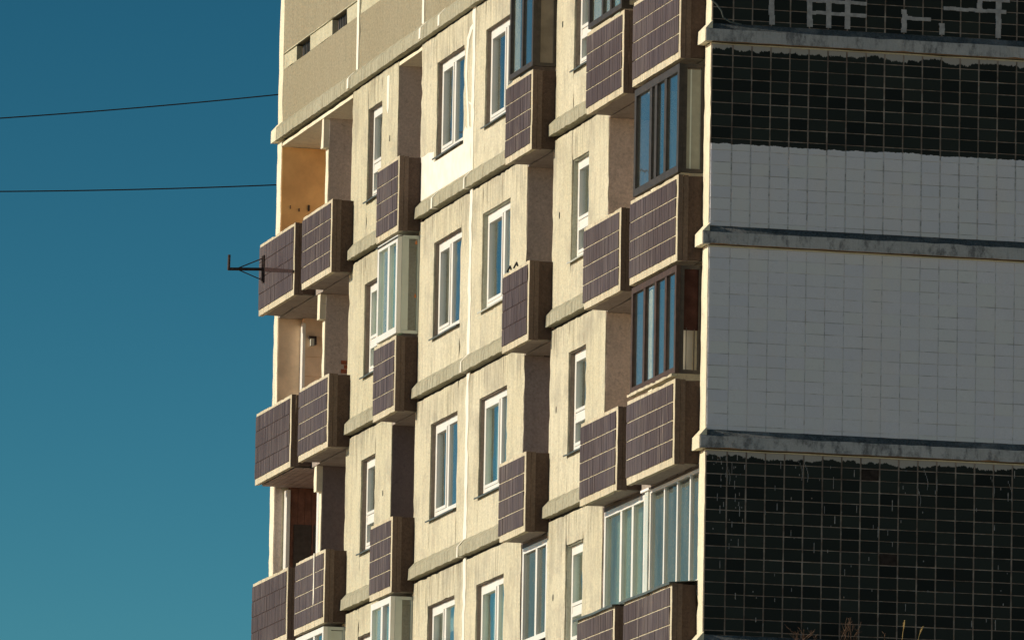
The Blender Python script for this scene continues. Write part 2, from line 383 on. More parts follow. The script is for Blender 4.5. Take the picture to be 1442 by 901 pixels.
# end walls: one big panel a storey; the edge seen from the facade is whitewashed
TILE_P, TILE_H = .27, .1645
def tile_box(mb, x0, x1, z0, z1, y, tl=.0016):
    mb.xbox(x0, x1, y, 0-.005, z0, z1); b = len(mb.v)-8; t1, t2 = random.gauss(0,tl), random.gauss(0,tl)
    for i, (u, v) in ((0,(-1,-1)),(1,(1,-1)),(4,(-1,1)),(5,(1,1))):       # each tile is bedded a little out of true
        X, Y, Z = mb.v[b+i]; mb.v[b+i] = (X, Y+u*t1+v*t2, Z)
def end_panel(floor, zt, mat, mortar, singles):
    zb = zt-2.8
    w = MB().rough(-DEP, 0, 0, .318, zb+.006, zt-.006, .14, .005)
    e = obj('end_wall_panel', w, 'edge', B)
    m = MB().xbox(.012, DEP-.02, -.006, .0, zb+.255, zt-.03); obj('mortar_bed', m, mortar, e)
    z = zt-.035; rows = []; zz = zt-.178
    rows.append((z, zz+.006))
    while zz-TILE_H > zb+.27: rows.append((zz-.006, zz-TILE_H+.006)); zz -= TILE_H
    if zz-.03 > zb+.262: rows.append((zz-.006, zb+.262))
    rest = MB(); j = (.006 if mat == 'tile_grey' else .0115); proud = (.009 if mat == 'tile_grey' else .014)
    shared = {}
    for a, b_ in rows:
        x = .022; k = 0
        while x < DEP-.3:
            x1 = .04+.27*(k+1)-j+random.uniform(-.002,.002); y = -proud-random.uniform(0,.003); tl = .0007 if mat == 'tile_grey' else .0013
            inview = x < 4.55
            if singles and inview:
                t = MB(); tile_box(t, x, x1, b_+random.uniform(-.002,.002), a+random.uniform(-.002,.002), y, tl)
                obj('wall_tile', t, 'tile_odd' if random.random() < .008 else mat, e)
            else: tile_box(rest, x, x1, b_+random.uniform(-.002,.002), a+random.uniform(-.002,.002), y, tl)
            k += 1; x = .04+.27*k+j
    obj('tile_field', rest, mat, e, kind='stuff')
    return e
EP = {}
EP[9] = end_panel(9, 2.8, 'tile_dark9', 'mortar', False)
EP[8] = end_panel(8, 0.0, 'tile_half', 'mortar_half', False)
EP[7] = end_panel(7, -2.8, 'tile_grey', 'mortar_grey', False)
EP[6] = end_panel(6, -5.6, 'tile_dark6', 'mortar', True)
for r, zt in ((9, 0.0), (8, -2.8), (7, -5.6), (6, -8.4)):
    ledge([((0,.318),(-1,0)), ((0,0),(-1,-1)), ((DEP,0),(0,-1))], zt, 'drip_ledge', 'eledge', EP[r], .16, .0035)
    # whitewashed face of the ledge end on the sunny side
    lm = MB(); rg = []
    for s_ in (.325, .25, .17, .09, .0, -.085):
        rg.append([(-(d+.004+random.uniform(0,.006)) if d else -.0, s_, zt+zz_+Z0+random.uniform(-.006,.006)) for d, zz_ in ((0,.285),(.094,.172),(.098,-.006),(0,-.004))])
    lm.loft(rg); obj('ledge_return', lm, 'edge', EP[r])
# repair mortar over joints beside the ninth floor, white drips over the sixth-floor tiles
def vj(k, z0, z1):
    n = 5; rep = MB()
    for i in range(n):
        a = z0+(z1-z0)*i/n; x = .04+.27*k+random.uniform(-.006,.006); rep.xbox(x-.034-random.uniform(0,.008), x+.034+random.uniform(0,.008), -.022-random.uniform(0,.004), -.007, a, z0+(z1-z0)*(i+1)/n)
    obj('mortar_repair', rep, 'repair', EP[9])
def hj(x0, x1, z):
    rep = MB(); n = max(2, int((x1-x0)/.09))
    for i in range(n):
        zc = z+random.uniform(-.005,.005); rep.xbox(x0+(x1-x0)*i/n, x0+(x1-x0)*(i+1)/n, -.024-random.uniform(0,.004), -.0075, zc-.022-random.uniform(0,.006), zc+.022+random.uniform(0,.006))
    obj('mortar_repair', rep, 'repair', EP[9])
JZ = [2.8-.178-TILE_H*i for i in range(16)]; JN = lambda z: min(JZ, key=lambda q: abs(q-z))
vj(3, .28, .95); vj(5, .28, .85); vj(6, .28, .85); vj(7, .28, .85); hj(1.39, 2.2, JN(.62)); hj(1.39, 2.2, JN(.46)); hj(1.4, 1.95, JN(.79))
vj(10, .28, .6); hj(2.76, 3.12, JN(.46)); hj(3.3, 4.2, JN(.64)); vj(12, .28, .44); vj(15, .28, .95); vj(14, .62, .95); hj(3.8, 4.25, JN(.79))
dr = MB()
for i in range(110):
    x = random.uniform(.1, 4.6); z = -5.7-random.random()**1.3*2.35; L = random.choice((.02,.03,.05,.08,.13))*random.uniform(.6,1.3)
    if random.random() < .3: x = random.uniform(.08, .6); z = -5.68-random.random()**2*1.0
    wd = random.uniform(.003,.006); dr.xbox(x-wd, x+wd, -.0215, -.0145, max(z-L, -8.1), z)
for (x0, z0) in ((1.32,-5.7),(1.40,-5.72),(3.1,-5.75),(3.0,-5.98),(4.05,-5.8),(4.3,-5.85),(.3,-5.8)):
    for q in range(7): dr.xbox(x0+.055*math.sin(q*.35)-.003, x0+.055*math.sin(q*.35)+.003, -.022, -.0145, z0-.04*(q+1), z0-.04*q)
obj('paint_drip', dr, 'drip', EP[6], kind='stuff')

# far end wall
for fl, zt in ROWS.items():
    e = obj('end_wall_panel', MB().rough(-DEP, 0, LEN-.32, LEN, zt-2.8+.006, zt-.006, .14, .005), 'edge', B)

# ------------------------------------------------------------------ window bays
def bay_panel(s0, s1, zt, op, mat):
    """wall panel of one storey between s0 and s1 with an opening op=(a,b)"""
    zb = zt-2.8+.006; zt2 = zt-.05; a, b_ = op; w0, w1 = zt-1.975, zt-.505; P = -.30
    mb = MB(); mb.rough(P, 0, s0, a, zb, zt2); mb.rough(P, 0, b_, s1, zb, zt2)
    mb.rough(P, 0, a, b_, zb, w0); mb.rough(P, 0, a, b_, w1, zt2)
    o = obj('facade_panel', mb, mat, B)
    ledge(fpath(s0, s1), zt-2.8, 'drip_ledge', 'ledge', o)
    obj('joint_gasket', MB().rough(-.29, -.045, s0+.01, s1-.01, zt-.052, zt+.004, .2, .004), 'black', o)
    return o
def wavy(mb, p, s0, s1, z0, z1, amp=.02, n=None):
    n = n or max(6, int((s1-s0)*28)); b = len(mb.v)
    for i in range(n+1):
        s_ = s0+(s1-s0)*i/n; q = p+amp*math.sin(i*1.7)+random.uniform(-.3,.3)*amp
        mb.v += [W(q, s_, z0), W(q, s_, z1), W(q-.008, s_, z1), W(q-.008, s_, z0)]
    for i in range(n):
        a = b+4*i
        for k in range(4): mb.f.append((a+k, a+(k+1) % 4, a+4+(k+1) % 4, a+4+k))
    mb.f.append((b,b+1,b+2,b+3)); a = b+4*n; mb.f.append((a+3,a+2,a+1,a)); return mb
def window(s0, s1, z0, z1, split=.5, frame='pvc', rev=.115, cur=(), sill='tin', transom=None, fwid=.095, sash=True, sillp=.055, lining=None):
    """casement: outer frame (the part), a sash frame and a pane for each light, sill, curtains"""
    P0, P1 = -rev-.07, -rev; f = fwid; s0 += .012; s1 -= .012; z1 -= .012; z0 += .012
    fr = MB()
    fr.box(P0,P1,s0,s0+f,z0,z1).box(P0,P1,s1-f,s1,z0,z1).box(P0,P1,s0+f,s1-f,z0,z0+f).box(P0,P1,s0+f,s1-f,z1-f,z1)
    lights = []
    if split:
        m = s0+(s1-s0)*split; fr.box(P0,P1-.004,m-f*.55,m+f*.55,z0+f,z1-f); lights = [(s0+f, m-f*.55), (m+f*.55, s1-f)]
    else: lights = [(s0+f, s1-f)]
    w = obj('window', fr, frame, B)
    for i, (a, b_) in enumerate(lights):
        spans = [(z0+f, z1-f)]
        if transom: 
            tz = z0+(z1-z0)*transom; spans = [(z0+f, tz-.05), (tz+.05, z1-f)]
            obj('transom', MB().box(P0+.004,P1-.006,a,b_,tz-.05,tz+.05), frame, w)
        for (q0, q1) in spans:
            if sash and (i == (1 if len(lights) > 1 else 0) or transom):
                k = .05; sm = MB(); S0, S1 = P0+.02, P1+.012
                sm.box(S0,S1,a+.004,a+k,q0+.004,q1-.004).box(S0,S1,b_-k,b_-.004,q0+.004,q1-.004).box(S0,S1,a+k,b_-k,q0+.004,q0+k).box(S0,S1,a+k,b_-k,q1-k,q1-.004)
                obj('sash', sm, frame, w); obj('pane', MB().box(P0+.028,P0+.036,a+k-.003,b_-k+.003,q0+k-.003,q1-k+.003), 'glass', w)
            else: obj('pane', MB().box(P0+.028,P0+.036,a-.003,b_+.003,q0-.003,q1+.003), 'glass', w)
    lm = {'tinw':'revg'}.get(sill, 'revd') if lining is None else lining
    obj('reveal_lining', MB().rough(-rev, -.028, s1-.002, s1+.009, z0, z1+.01, .15, .003), lm, w)
    obj('reveal_lining', MB().rough(-rev, -.028, s0, s1-.004, z1, z1+.009, .15, .003), lm, w)
    if sill:
        zs = z0-.012; sm = MB(); sp = sillp
        rings = [[W(-rev+.01, q, zs+.028+h), W(sp, q, zs-.022+h), W(sp, q, zs-.045+h), W(sp-.008, q, zs-.045+h), W(sp-.008, q, zs-.03+h), W(-rev+.01, q, zs+.018+h)] for q, h in ((s0-.05,0),(s0+.3,.004),(s1-.3,-.003),(s1+.03,.002))]
        sm.loft(rings); obj('sill', sm, sill, w)
    for (kind, a, b_, zf0, zf1) in cur:
        L = s1-s0; H = z1-z0; c_ = MB(); wavy(c_, P0-.10, s0+f*.4+a*(L-f*.8), s0+f*.4+b_*(L-f*.8), z0+.02+zf0*(H-.04), z0+.02+zf1*(H-.04)); obj('curtain', c_, kind, w)
    return w
# small ragged vent hole: black disc painting its dark inside on the panel
def hole(s_, z):
    t = MB(); pts = [(s_+.028*math.cos(a)*random.uniform(.8,1.2), z+.05*math.sin(a)*random.uniform(.8,1.2)) for a in [i*math.pi/5 for i in range(10)]]
    t.poly(pts, -.01, .004); obj('vent_hole', t, 'black', B)

WA = (6.72, 7.72); WBR = (11.44, 13.18); WBL = (14.57, 16.34); WC = (20.10, 21.08)
RIGHT = {9:'cream', 8:'cream', 7:'cream', 6:'cream'}
CUR = {  # (bay, floor): curtains
 ('A',9):[('curd',.0,1,0,1)], ('A',8):[('curd',0,1,0,1)], ('A',7):[('netg',0,.6,.0,1),('curd',.6,1,0,1)], ('A',6):[('netg',0,1,.0,1)],
 ('R',9):[('curd',.45,1,0,1)], ('R',8):[('curb',0,.4,0,1),('curd',.7,1,0,1)], ('R',7):[('netg',.55,1,0,1),('curb',0,.5,0,1)], ('R',6):[('netg',0,1,0,1)],
 ('L',9):[('curd',.5,1,0,1),('curb',0,.3,0,1)], ('L',8):[('curd',.45,.95,0,1)], ('L',7):[('curd',.5,1,0,1)], ('L',6):[('netw',0,1,.72,1),('curd',.5,1,0,.72)],
 ('C',9):[('curd',0,1,0,1)], ('C',8):[('netw',0,1,0,1)], ('C',7):[('netw',0,.5,0,1)], ('C',6):[('netg',0,1,0,1)]}
for fl, zt in ROWS.items():
    w0, w1 = zt-1.975, zt-.505
    bay_panel(A0, A1, zt, WA, 'cream')
    bay_panel(B0, BM-.012, zt, WBR, 'cream'); bay_panel(BM+.012, B1, zt, WBL, 'cream')
    bay_panel(C0, C1, zt, WC, 'cream2')
    window(*WA, w0, w1, None, cur=CUR[('A',fl)], transom=.36, fwid=.085, rev=.095, sill='tin' if fl in (9,7) else 'tinw')
    window(*WC, w0, w1, None, cur=CUR[('C',fl)], transom=.36, fwid=.085, rev=.095)
    window(*WBL, w0, w1, .52, cur=CUR[('L',fl)], rev=.085)
    window(*WBR, w0, w1, .40, cur=CUR[('R',fl)], rev=.085, sill='tinw' if fl == 8 else 'tin')
    # sealed joint between the two middle panels
    pts = []; n = 18; zb = zt-2.8+.27
    a = [(BM+.085+random.gauss(0,.016)+(.02 if fl in (7,8) else 0)*math.sin(i), zb+(2.53-.02)*i/n) for i in range(n+1)]
    bb = [(BM-.085+random.gauss(0,.018), zb+(2.53-.02)*i/n) for i in range(n+1)]
    obj('sealant_seam', MB().poly(a+bb[::-1], -.01, .007), 'seal', B)
    ls = MB(); so = BM+.10
    ls.loft([[(-.0, so-.04, zt-2.8+.272+Z0), (-.098, so-.035+.01, zt-2.8+.166+Z0), (-.101, so-.03, zt-2.8+.0+Z0), (0, so-.03, zt-2.8+.0+Z0)], [(-.0, so+.045, zt-2.8+.276+Z0), (-.099, so+.03, zt-2.8+.170+Z0), (-.102, so+.04, zt-2.8+.0+Z0), (0, so+.03, zt-2.8+.0+Z0)]])
    obj('sealant_seam', ls, 'seal', B)
    hole(8.40, zt-1.2+random.uniform(-.05,.05))
    if fl != 8: hole(19.5, zt-1.2)
# ledge seams on the ninth-floor ledge and the fresh paint patch
for so in (16.1,):
    ls = MB().loft([[(-.0, q, .275+Z0), (-.098, q, .167+Z0), (-.101, q, .0+Z0), (0, q, .0+Z0)] for q in (so, so+.09)]); obj('sealant_seam', ls, 'seal', B)
def jag(pts, n=9, a=.012):
    o = []
    for i in range(len(pts)):
        (x0, y0), (x1, y1) = pts[i], pts[(i+1) % len(pts)]
        for k in range(n): o.append((x0+(x1-x0)*k/n+random.gauss(0,a), y0+(y1-y0)*k/n+random.gauss(0,a)))
    return o
def hstrip(top, bot): return [(a, b_+random.gauss(0,.012)) for a, b_ in top]+bot
pm = MB()
pm.poly([(17.385,.97),(17.1,.955),(16.8,.97),(16.6,.94),(16.43,.93),(16.43,.278),(17.37,.278)], -.005, .005)
pm.poly([(16.43,.765),(14.50,.765),(14.50,.278),(16.43,.278)], -.005, .005)
pm.poly([(14.50,.95),(14.40,1.02),(14.25,.95),(14.12,.98),(14.01,.93),(14.01,.278),(14.50,.278)], -.005, .005)
obj('paint_patch', pm, 'newpaint', B, 'patch of fresh white paint under the window')
for pts, hw in (([(13.98,2.50),(14.10,2.47),(14.28,2.35),(14.36,2.1),(14.38,1.76),(14.30,1.45),(14.22,1.2),(14.16,.9)], .075), ([(14.22,1.36),(13.95,1.27)], .07)):
    up_ = [(a+hw*.8, b_+ (hw*.5 if len(pts) == 2 else .03)) for a, b_ in pts]; dn = [(a-hw*.8, b_-(hw*.5 if len(pts) == 2 else .03)) for a, b_ in pts]
    obj('sealant_stroke', MB().poly(jag(up_+dn[::-1], 2, .006), -.005, .008), 'seal', B)
st = MB().poly(jag([(19.75,2.62),(19.58,2.62),(19.60,2.1),(19.68,2.02),(19.74,2.1)], 3, .006), -.005, .006); obj('sealant_stroke', st, 'seal', B)
# ------------------------------------------------------------------ attic storey over everything
for (a, b_) in ((.32, A1), (A1+.02, BM-.02), (BM+.02, 17.30), (17.34, 21.86), (21.90, 27.47)):
    e = obj('attic_panel', MB().rough(-.3, 0, a, b_, 2.806, 3.945, .3, .006), 'attic', B)
    up2 = obj('attic_panel', MB().rough(-.3, .004, a, b_, 4.225, 6.0, .3, .006), 'attic', B)
    obj('sealant_seam', MB().rough(-.02, .012, a+.01, b_-.01, 4.205, 4.224, .3, .004), 'band', e)
# recessed pale band with vent openings
V = [(22.82,23.88),(25.5,26.52)]
segs = [(.32,22.82-0.0),(23.88,25.5),(26.52,27.47)]
for (a, b_) in segs: obj('attic_band', MB().rough(-.3, -.012, a, b_, 3.952, 4.203, .3, .004), 'band', B)
for (a, b_) in V:
    vo = obj('vent_opening', MB().box(-.14, -.11, a, b_, 3.952, 4.203), 'curd', B)
    for q in range(8): obj('vent_bar', MB().box(-.109, -.095, a+.06+q*(b_-a-.1)/8, a+.085+q*(b_-a-.1)/8, 3.953, 4.202), 'curb', vo)
for so, z0 in ((21.88, 2.82), (17.32, 2.82), (13.92, 2.82)):
    obj('sealant_seam', MB().poly(jag([(so+.07,z0+.25),(so+.07,6.0),(so-.07,6.0),(so-.07,z0+.25)], 10, .008), -.01, .012), 'seal', B)
for so in (21.95+.22, 17.16, 15.9):
    ls = MB().loft([[(-.0, q, 3.075+Z0), (-.098, q, 2.967+Z0), (-.101, q, 2.80+Z0), (0, q, 2.80+Z0)] for q in (so-.06, so+.06)]); obj('sealant_seam', ls, 'seal', B)
CPROF = ((0,.27),(.088,.165),(.092,-.03),(0,-.03))
ledge([((4.0,LEN),(0,1)), ((0,LEN),(-1,1)), ((0,LEN-.32),(-1,0)), ((0,0),(-1,-1)), ((DEP,0),(0,-1))], 2.8, 'cornice', 'ledge', B, .14, .005, CPROF)
cm = MB(); rg = []
for s_ in (LEN-.30, LEN-.15, LEN+.0, LEN+.085): rg.append([(-(d+.005) if d else 0., s_, 2.8+zz_+Z0) for d, zz_ in ((0,.28),(.088,.172),(.092,-.03),(0,-.03))])
obj('cornice_end', MB().loft(rg), 'edge', B)
for y0, y1 in ((0, .318), (LEN-.32, LEN)):
    obj('end_wall_panel', MB().rough(-DEP, .002, y0, y1, 2.806, 6.0, .3, .008), 'edge', B)
obj('roof', MB().box(-DEP-.1, .12, -.12, LEN+.12, 6.005, 6.2), 'roof', B)
# lower storeys (below the frame), rear wall, rooms
low = obj('lower_storeys', MB().box(-DEP, 0, 0, LEN, -Z0, -8.41), 'cream', B)
for k in range(1, 5): ledge([((0,LEN),(-1,1)), ((0,0),(-1,-1)), ((DEP,0),(0,-1))], -8.4-2.8*k, 'drip_ledge', 'ledge', low, .5, .005)
obj('rear_wall', MB().box(-DEP+.02, -DEP+.3, .32, LEN-.33, -8.4, 6.0), 'return', B)
obj('inner_wall', MB().box(-3.3, -3.2, .33, LEN-.33, -8.4, 2.79), 'room', B)
for s_ in (A0+.02, A1-.14, B0+.02, BM-.06, B1-.14, C0+.02, C1-.14):
    obj('room_partition', MB().box(-3.2, -.301, s_, s_+.12, -8.4, 2.79), 'room', B)
for z in (-2.8, 0, -5.6, -8.4, 2.8):
    for a, b_ in ((A0,A1),(B0,B1),(C0,C1)): obj('floor_slab', MB().box(-3.2, -.302, a+.006, b_-.006, z-.2, z-.001), 'room', B)

# ------------------------------------------------------------------ loggias: floors, back walls, partitions, returns
OPEN = {'near':(.32,A0), 'AB':(A1,B0), 'BC':(B1,C0), 'far':(C1,LEN-.32)}
for key, (a, b_) in OPEN.items():
    for z in (-8.4, -5.6, -2.8, 0.0, 2.8):
        z0 = z-.20 if z < 2.7 else z-.135; zt_ = z-.01 if z < 2.7 else z-.075
        obj('loggia_slab', MB().rough(-1.29, -.004, a+.004, b_-.004, z0, zt_, .3, .005), 'soffit' if z < 2.7 else 'edge', B)
    obj('loggia_back_wall', MB().box(-1.45, -1.292, a, b_, -8.4, 2.79), 'return', B)
for fl, zt in ROWS.items():
    z0, z1 = zt-2.8, zt-.2
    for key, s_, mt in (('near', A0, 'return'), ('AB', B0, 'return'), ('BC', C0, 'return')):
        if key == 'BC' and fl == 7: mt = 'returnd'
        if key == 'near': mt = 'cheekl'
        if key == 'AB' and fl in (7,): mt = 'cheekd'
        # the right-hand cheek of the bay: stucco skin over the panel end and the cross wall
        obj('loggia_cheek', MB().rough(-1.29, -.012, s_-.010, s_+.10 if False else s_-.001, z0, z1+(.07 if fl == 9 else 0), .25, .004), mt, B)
    # partitions between the paired loggias
    obj('loggia_partition', MB().rough(-1.29, -.02, 3.02, 3.24, z0, z1, .25, .006), 'edge', B)
    pm = MB().rough(-1.29, -.10, 24.37, 24.56, z0, zt-.62, .25, .006); pm.rough(-1.29, -.012, 24.37, 24.56, zt-.62, z1+(.07 if fl == 9 else 0), .25, .006)
    pt = obj('loggia_partition', pm, 'edge', B)
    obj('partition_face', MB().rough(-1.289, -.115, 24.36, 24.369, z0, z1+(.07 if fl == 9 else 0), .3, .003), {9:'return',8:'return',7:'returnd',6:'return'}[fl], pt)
# far end loggia linings
obj('wall_lining', MB().box(-1.29, -.015, 27.465, 27.478, 0, 2.655), 'orange', B, 'orange painted inner wall of the top corner loggia')
for (p_, z, r_, m_) in ((-.16,1.66,.012,'twig'),(-.31,1.62,.012,'twig'),(-.47,1.66,.022,'curd')):
    t = MB().poly([(27.45+r_*.6*math.cos(a), z+r_*2.4*math.sin(a)) for a in [i*math.pi/4 for i in range(8)]], p_-r_, p_+r_*.4); obj('wall_hook', t, m_, B)
obj('wall_lining', MB().box(-.40, -.015, 27.468, 27.478, -2.8, -.2), 'siding', B)
ln = obj('wall_lining', MB().box(-1.28, -.405, 27.30, 27.476, -2.8, -.2), 'siding', B)
for i in range(8): obj('board', MB().box(-1.275, -.43, 27.288, 27.2995, -2.78+i*.325, -2.78+i*.325+.312), 'siding', ln)
obj('corner_post', MB().box(-.43, -.385, 27.29, 27.478, -2.8, -.28), 'pvc', ln)
# timber lined loggia with white posts, seventh floor
tl = obj('wall_lining', MB().box(-1.28, -.24, 27.30, 27.476, -5.6, -3.0), 'timber', B)
for i in range(9): obj('board', MB().box(-.25-i*.115-.11, -.25-i*.115, 27.290, 27.2995, -5.58, -3.02), 'timber', tl)
obj('wall_lining', MB().box(-.13, -.015, 27.466, 27.478, -5.6, -3.0), 'return', B)
obj('corner_post', MB().box(-.225, -.165, 27.25, 27.45, -5.6, -3.06), 'pvc', B)
obj('corner_post', MB().box(-.155, -.105, 24.575, 24.72, -5.6, -3.06), 'pvc', B)
obj('dark_window', MB().box(-1.0, -.30, 27.275, 27.289, -5.5, -3.62), 'darkfr', tl)
fm = MB().box(-.62,-.60,27.262,27.274,-5.5,-3.62).box(-.98,-.32,27.262,27.274,-4.35,-4.33); obj('glazing_bar', fm, 'timber', tl)
for i in range(11):
    obj('soffit_board', MB().box(.255-i*.13-.12, .255-i*.13, 24.72, 27.25, -3.018, -3.003), 'slat', B)
# brick patch on the partition, lamp on boards
bp = MB()
for i in range(3):
    for k in range(2): bp.box(-.47-.1*k-(.05 if i % 2 else 0), -.38-.1*k-(.05 if i % 2 else 0), 24.352, 24.3595, -1.48+i*.072, -1.48+i*.072+.062)
obj('exposed_brick', bp, 'brickm', B)

# ------------------------------------------------------------------ balconies
def balcony(s0, s1, zt, op, side='brown', cap=None, jog=0.0, label=None, sooty=False):
    """projecting parapet box: front slab (the part), side panels, base slab, four rows of upright tiles"""
    z0, z1 = zt-3.0, zt-1.815+jog; P = .35
    fr = MB().rough(P-.075, P, s0, s1, z0, z1, .16, .006)
    o = obj('balcony', fr, 'rim', B, label)
    for (a, b_) in ((s0+.008, s0+.07), (s1-.07, s1-.008)):
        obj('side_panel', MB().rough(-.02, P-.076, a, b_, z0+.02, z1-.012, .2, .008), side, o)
    obj('floor_plate', MB().rough(.0, P-.077, s0+.072, s1-.072, z0+.01, z0+.16, .3, .006), 'soffit', o)
    obj('corner_pier', MB().rough(P-.074, P-.004, s0-.006, s0-.0005, z0+.003, z1-.004, .2, .001), 'pier', o); obj('corner_pier', MB().rough(P-.15, P-.078, s0+.001, s0+.0075, z0+.004, z1-.006, .2, .002), 'pier', o)
    zb, zt_ = z0+.095, z1-.05; rows = 4; h = (zt_-zb)/rows; r0, r1 = s0+.085, s1-.012; gap = .009
    for i in range(rows):
        mb = MB(); n = max(3, int(round((r1-r0)/.0945))); w = (r1-r0)/n
        for k in range(n):
            q = random.uniform(-.002, .002); e = .02 if random.random() < .012 else .0045
            mb.box(P-.006, P+.011+q, r0+k*w+e, r0+(k+1)*w-.0045, zb+i*h+gap+random.uniform(-.002,.002), zb+(i+1)*h-gap)
        obj('tile_row', mb, 'plum', o)
    if sooty: obj('grout_bed', MB().box(P, P+.003, r0+.003, r1-.003, zb+.006, zt_-.006), 'darkgrout', o)
    if cap:
        cb = MB().loft([[W(-.02, q, z1+.045+e), W(P+.05, q, z1+.004+e), W(P+.05, q, z1-.03+e), W(P+.04, q, z1-.03+e), W(P+.04, q, z1-.004+e), W(-.02, q, z1+.035+e)] for q, e in ((s0-.04,0),(s0+.5,.006),((s0+s1)/2,-.004),(s1-.4,.005),(s1+.1,0))])
        obj('metal_capping', cb, cap, o)
    return o
BX = {'n2':(.32,2.92,'near'), 'n1':(3.44,5.54,'near'), 'AB':(8.76,10.36,'AB'), 'BC':(17.28,18.78,'BC'), 'f1':(21.97,24.14,'far'), 'f2':(24.70,27.38,'far')}
for key, (a, b_, op) in BX.items():
    for fl, zt in ROWS.items():
        balcony(a, b_, zt, OPEN[op], cap='tin' if (fl == 6 and key in ('n1','n2')) else None, jog=random.uniform(-.012,.012), sooty=(key == 'f2' or (key, fl) == ('AB', 8)))

obj('sealant_stroke', MB().poly(jag([(22.76,-4.62),(22.70,-4.62),(22.69,-5.4),(22.74,-5.45)], 6, .006), .355, .366), 'seal', B)
def glazing(s0, s1, z0, z1, P, mulls, frame, fw_=.06, depth=.06, side=None, backs=None, pans=None, top=None, side_frame=None, bot=None, gm='glass'):
    """glazed screen: frame (the part) with its posts, one pane a light, optional return at the near end"""
    fr = MB(); q0, q1 = P-depth, P
    fr.box(q0,q1,s0,s0+fw_,z0,z1).box(q0,q1,s1-fw_,s1,z0,z1).box(q0,q1,s0+fw_,s1-fw_,z0,z0+fw_).box(q0,q1,s0+fw_,s1-fw_,z1-fw_,z1)
    ed = [s0+fw_*.5]+list(mulls)+[s1-fw_*.5]
    for m in mulls: fr.box(q0,q1-.006,m-fw_*.6,m+fw_*.6,z0+fw_,z1-fw_)
    o = obj('balcony_glazing', fr, frame, B)
    for i in range(len(ed)-1):
        a, b_ = ed[i]+fw_*.5, ed[i+1]-fw_*.5
        obj('pane', MB().box(q0+.02, q0+.027, a-.01, b_+.01, z0+fw_-.01, z1-fw_+.01), gm, o)
        if pans and pans[i]: obj('curtain', wavy(MB(), q0-.10, a-.02, b_+.02, z0+.03, z1-.03, .015), pans[i], o)
    if top: obj('fascia_board', MB().box(q0+.01, q1+.012, s0, s1, z1+.002, z1+top), 'fascia', o)
    if side:
        sm = MB(); sf = side_frame or frame; t = .05
        sm.box(-.01,q0-.002,s0,s0+t,z0,z0+t).box(-.01,q0-.002,s0,s0+t,z1-t,z1).box(q0-.055,q0-.002,s0,s0+t,z0+t,z1-t).box(-.01,.03,s0,s0+t,z0+t,z1-t)
        obj('side_frame', sm, sf, o)
        for nm, m_, a, b_, c_, d in side: obj(nm, MB().box(a, b_, s0+.018, s0+.026, z0+c_*(z1-z0), z0+d*(z1-z0)), m_, o)
    return o
def zs(zt): return zt-1.79, zt-.235
# ninth floor
z0, z1 = zs(2.8)
glazing(8.78, 10.22, z0+.03, z1, .35, [9.46], 'darkfr', .075, side=[('side_board','panelb',.03,.235,.03,.97)], side_frame='darkfr', pans=[None,'curb'])
glazing(3.60, 5.50, z0+.03, z1, .35, [4.25,4.72], 'darkfr', .075, side=[('pane','glass',.03,.235,.03,.97)], pans=[None,'netw',None])
# eighth floor
z0, z1 = zs(0.0)
glazing(.34, 2.78, z0+.02, z1-.03, .35, [1.10,1.62,1.90], 'darkfr', .10, side=[('side_board','panelg',.03,.165,.03,.95),('side_board','pvcg',.166,.185,.03,.95),('side_board','panelg',.186,.235,.03,.95)], side_frame='darkfr', pans=[None,None,'curb',None])
o_ = glazing(17.30, 18.66, z0+.01, z1-.02, .35, [17.92], 'pvc', .10, .07, side=[('pane','glass',.03,.18,.04,.96)], side_frame='pvcg', pans=['netg','netg'])
obj('corner_post', MB().box(.17,.278,17.296,17.345,z0+.062,z1-.072), 'pvcg', o_)
obj('metal_capping', MB().loft([[W(.26,q,z1-.015),W(.38,q,z1-.055),W(.38,q,z1-.065),W(.26,q,z1-.03)] for q in (17.3,18.1,18.7)]), 'tin', o_)
# seventh floor
z0, z1 = zs(-2.8)
o_ = glazing(.34, 2.78, z0+.05, z1-.02, .35, [.93,1.49,2.09], 'rustfr', .085, side=[('curtain','curr',.03,.235,.40,.97),], side_frame='darkfr', pans=None)
wb = MB(); zz0, zz1 = z0+.11, z0+.68
wb.loft([[W(.235,.395,zz0), W(.235,.395,zz1+.03), W(.228,.405,zz1+.03), W(.228,.405,zz0)], [W(.045,.60,zz0-.0), W(.045,.60,zz1), W(.038,.61,zz1), W(.038,.61,zz0)]]); obj('white_board', wb, 'board', o_)
obj('side_slat', MB().box(.075,.09,.350,.357,z0+.07,z0+.66).box(.19,.20,.350,.357,z0+.07,z0+.68), 'fascia', o_)
obj('front_sill', MB().rough(.30,.395,.36,2.80,z0+.0,z0+.045,.12,.008), 'rim', o_)
# sixth floor: screens set back in the plane of the wall
z0, z1 = -7.40, -5.84
glazing(3.26, 5.56, z0, -5.86, -.02, [3.98,4.62], 'pvc', .085, .07, pans=['netg','netg','netg'], top=.12, gm='glassd')
glazing(.33, 3.01, z0, -5.83, -.02, [.85,1.54,2.24], 'pvc', .05, .06, pans=['curd','curd','curb','curd'], top=.05, gm='glassd')
obj('corner_post', MB().box(-.08,.0,3.03,3.22,z0,-5.83), 'pvcg', B)
obj('white_block', MB().box(-.06,.03,2.9,3.35,-5.84,-5.806), 'board', B)
glazing(8.87, 10.38, -7.30, -5.86, -.02, [9.55], 'pvc', .085, .07, pans=['curd','curd'], top=.13, gm='glassd')
z0, z1 = zs(-5.6)
o_ = glazing(17.30, 18.66, z0+.01, z1-.02, .35, [17.92], 'pvc', .10, .07, side=[('pane','glass',.03,.18,.04,.96)], side_frame='pvcg', pans=['curb','netg'])
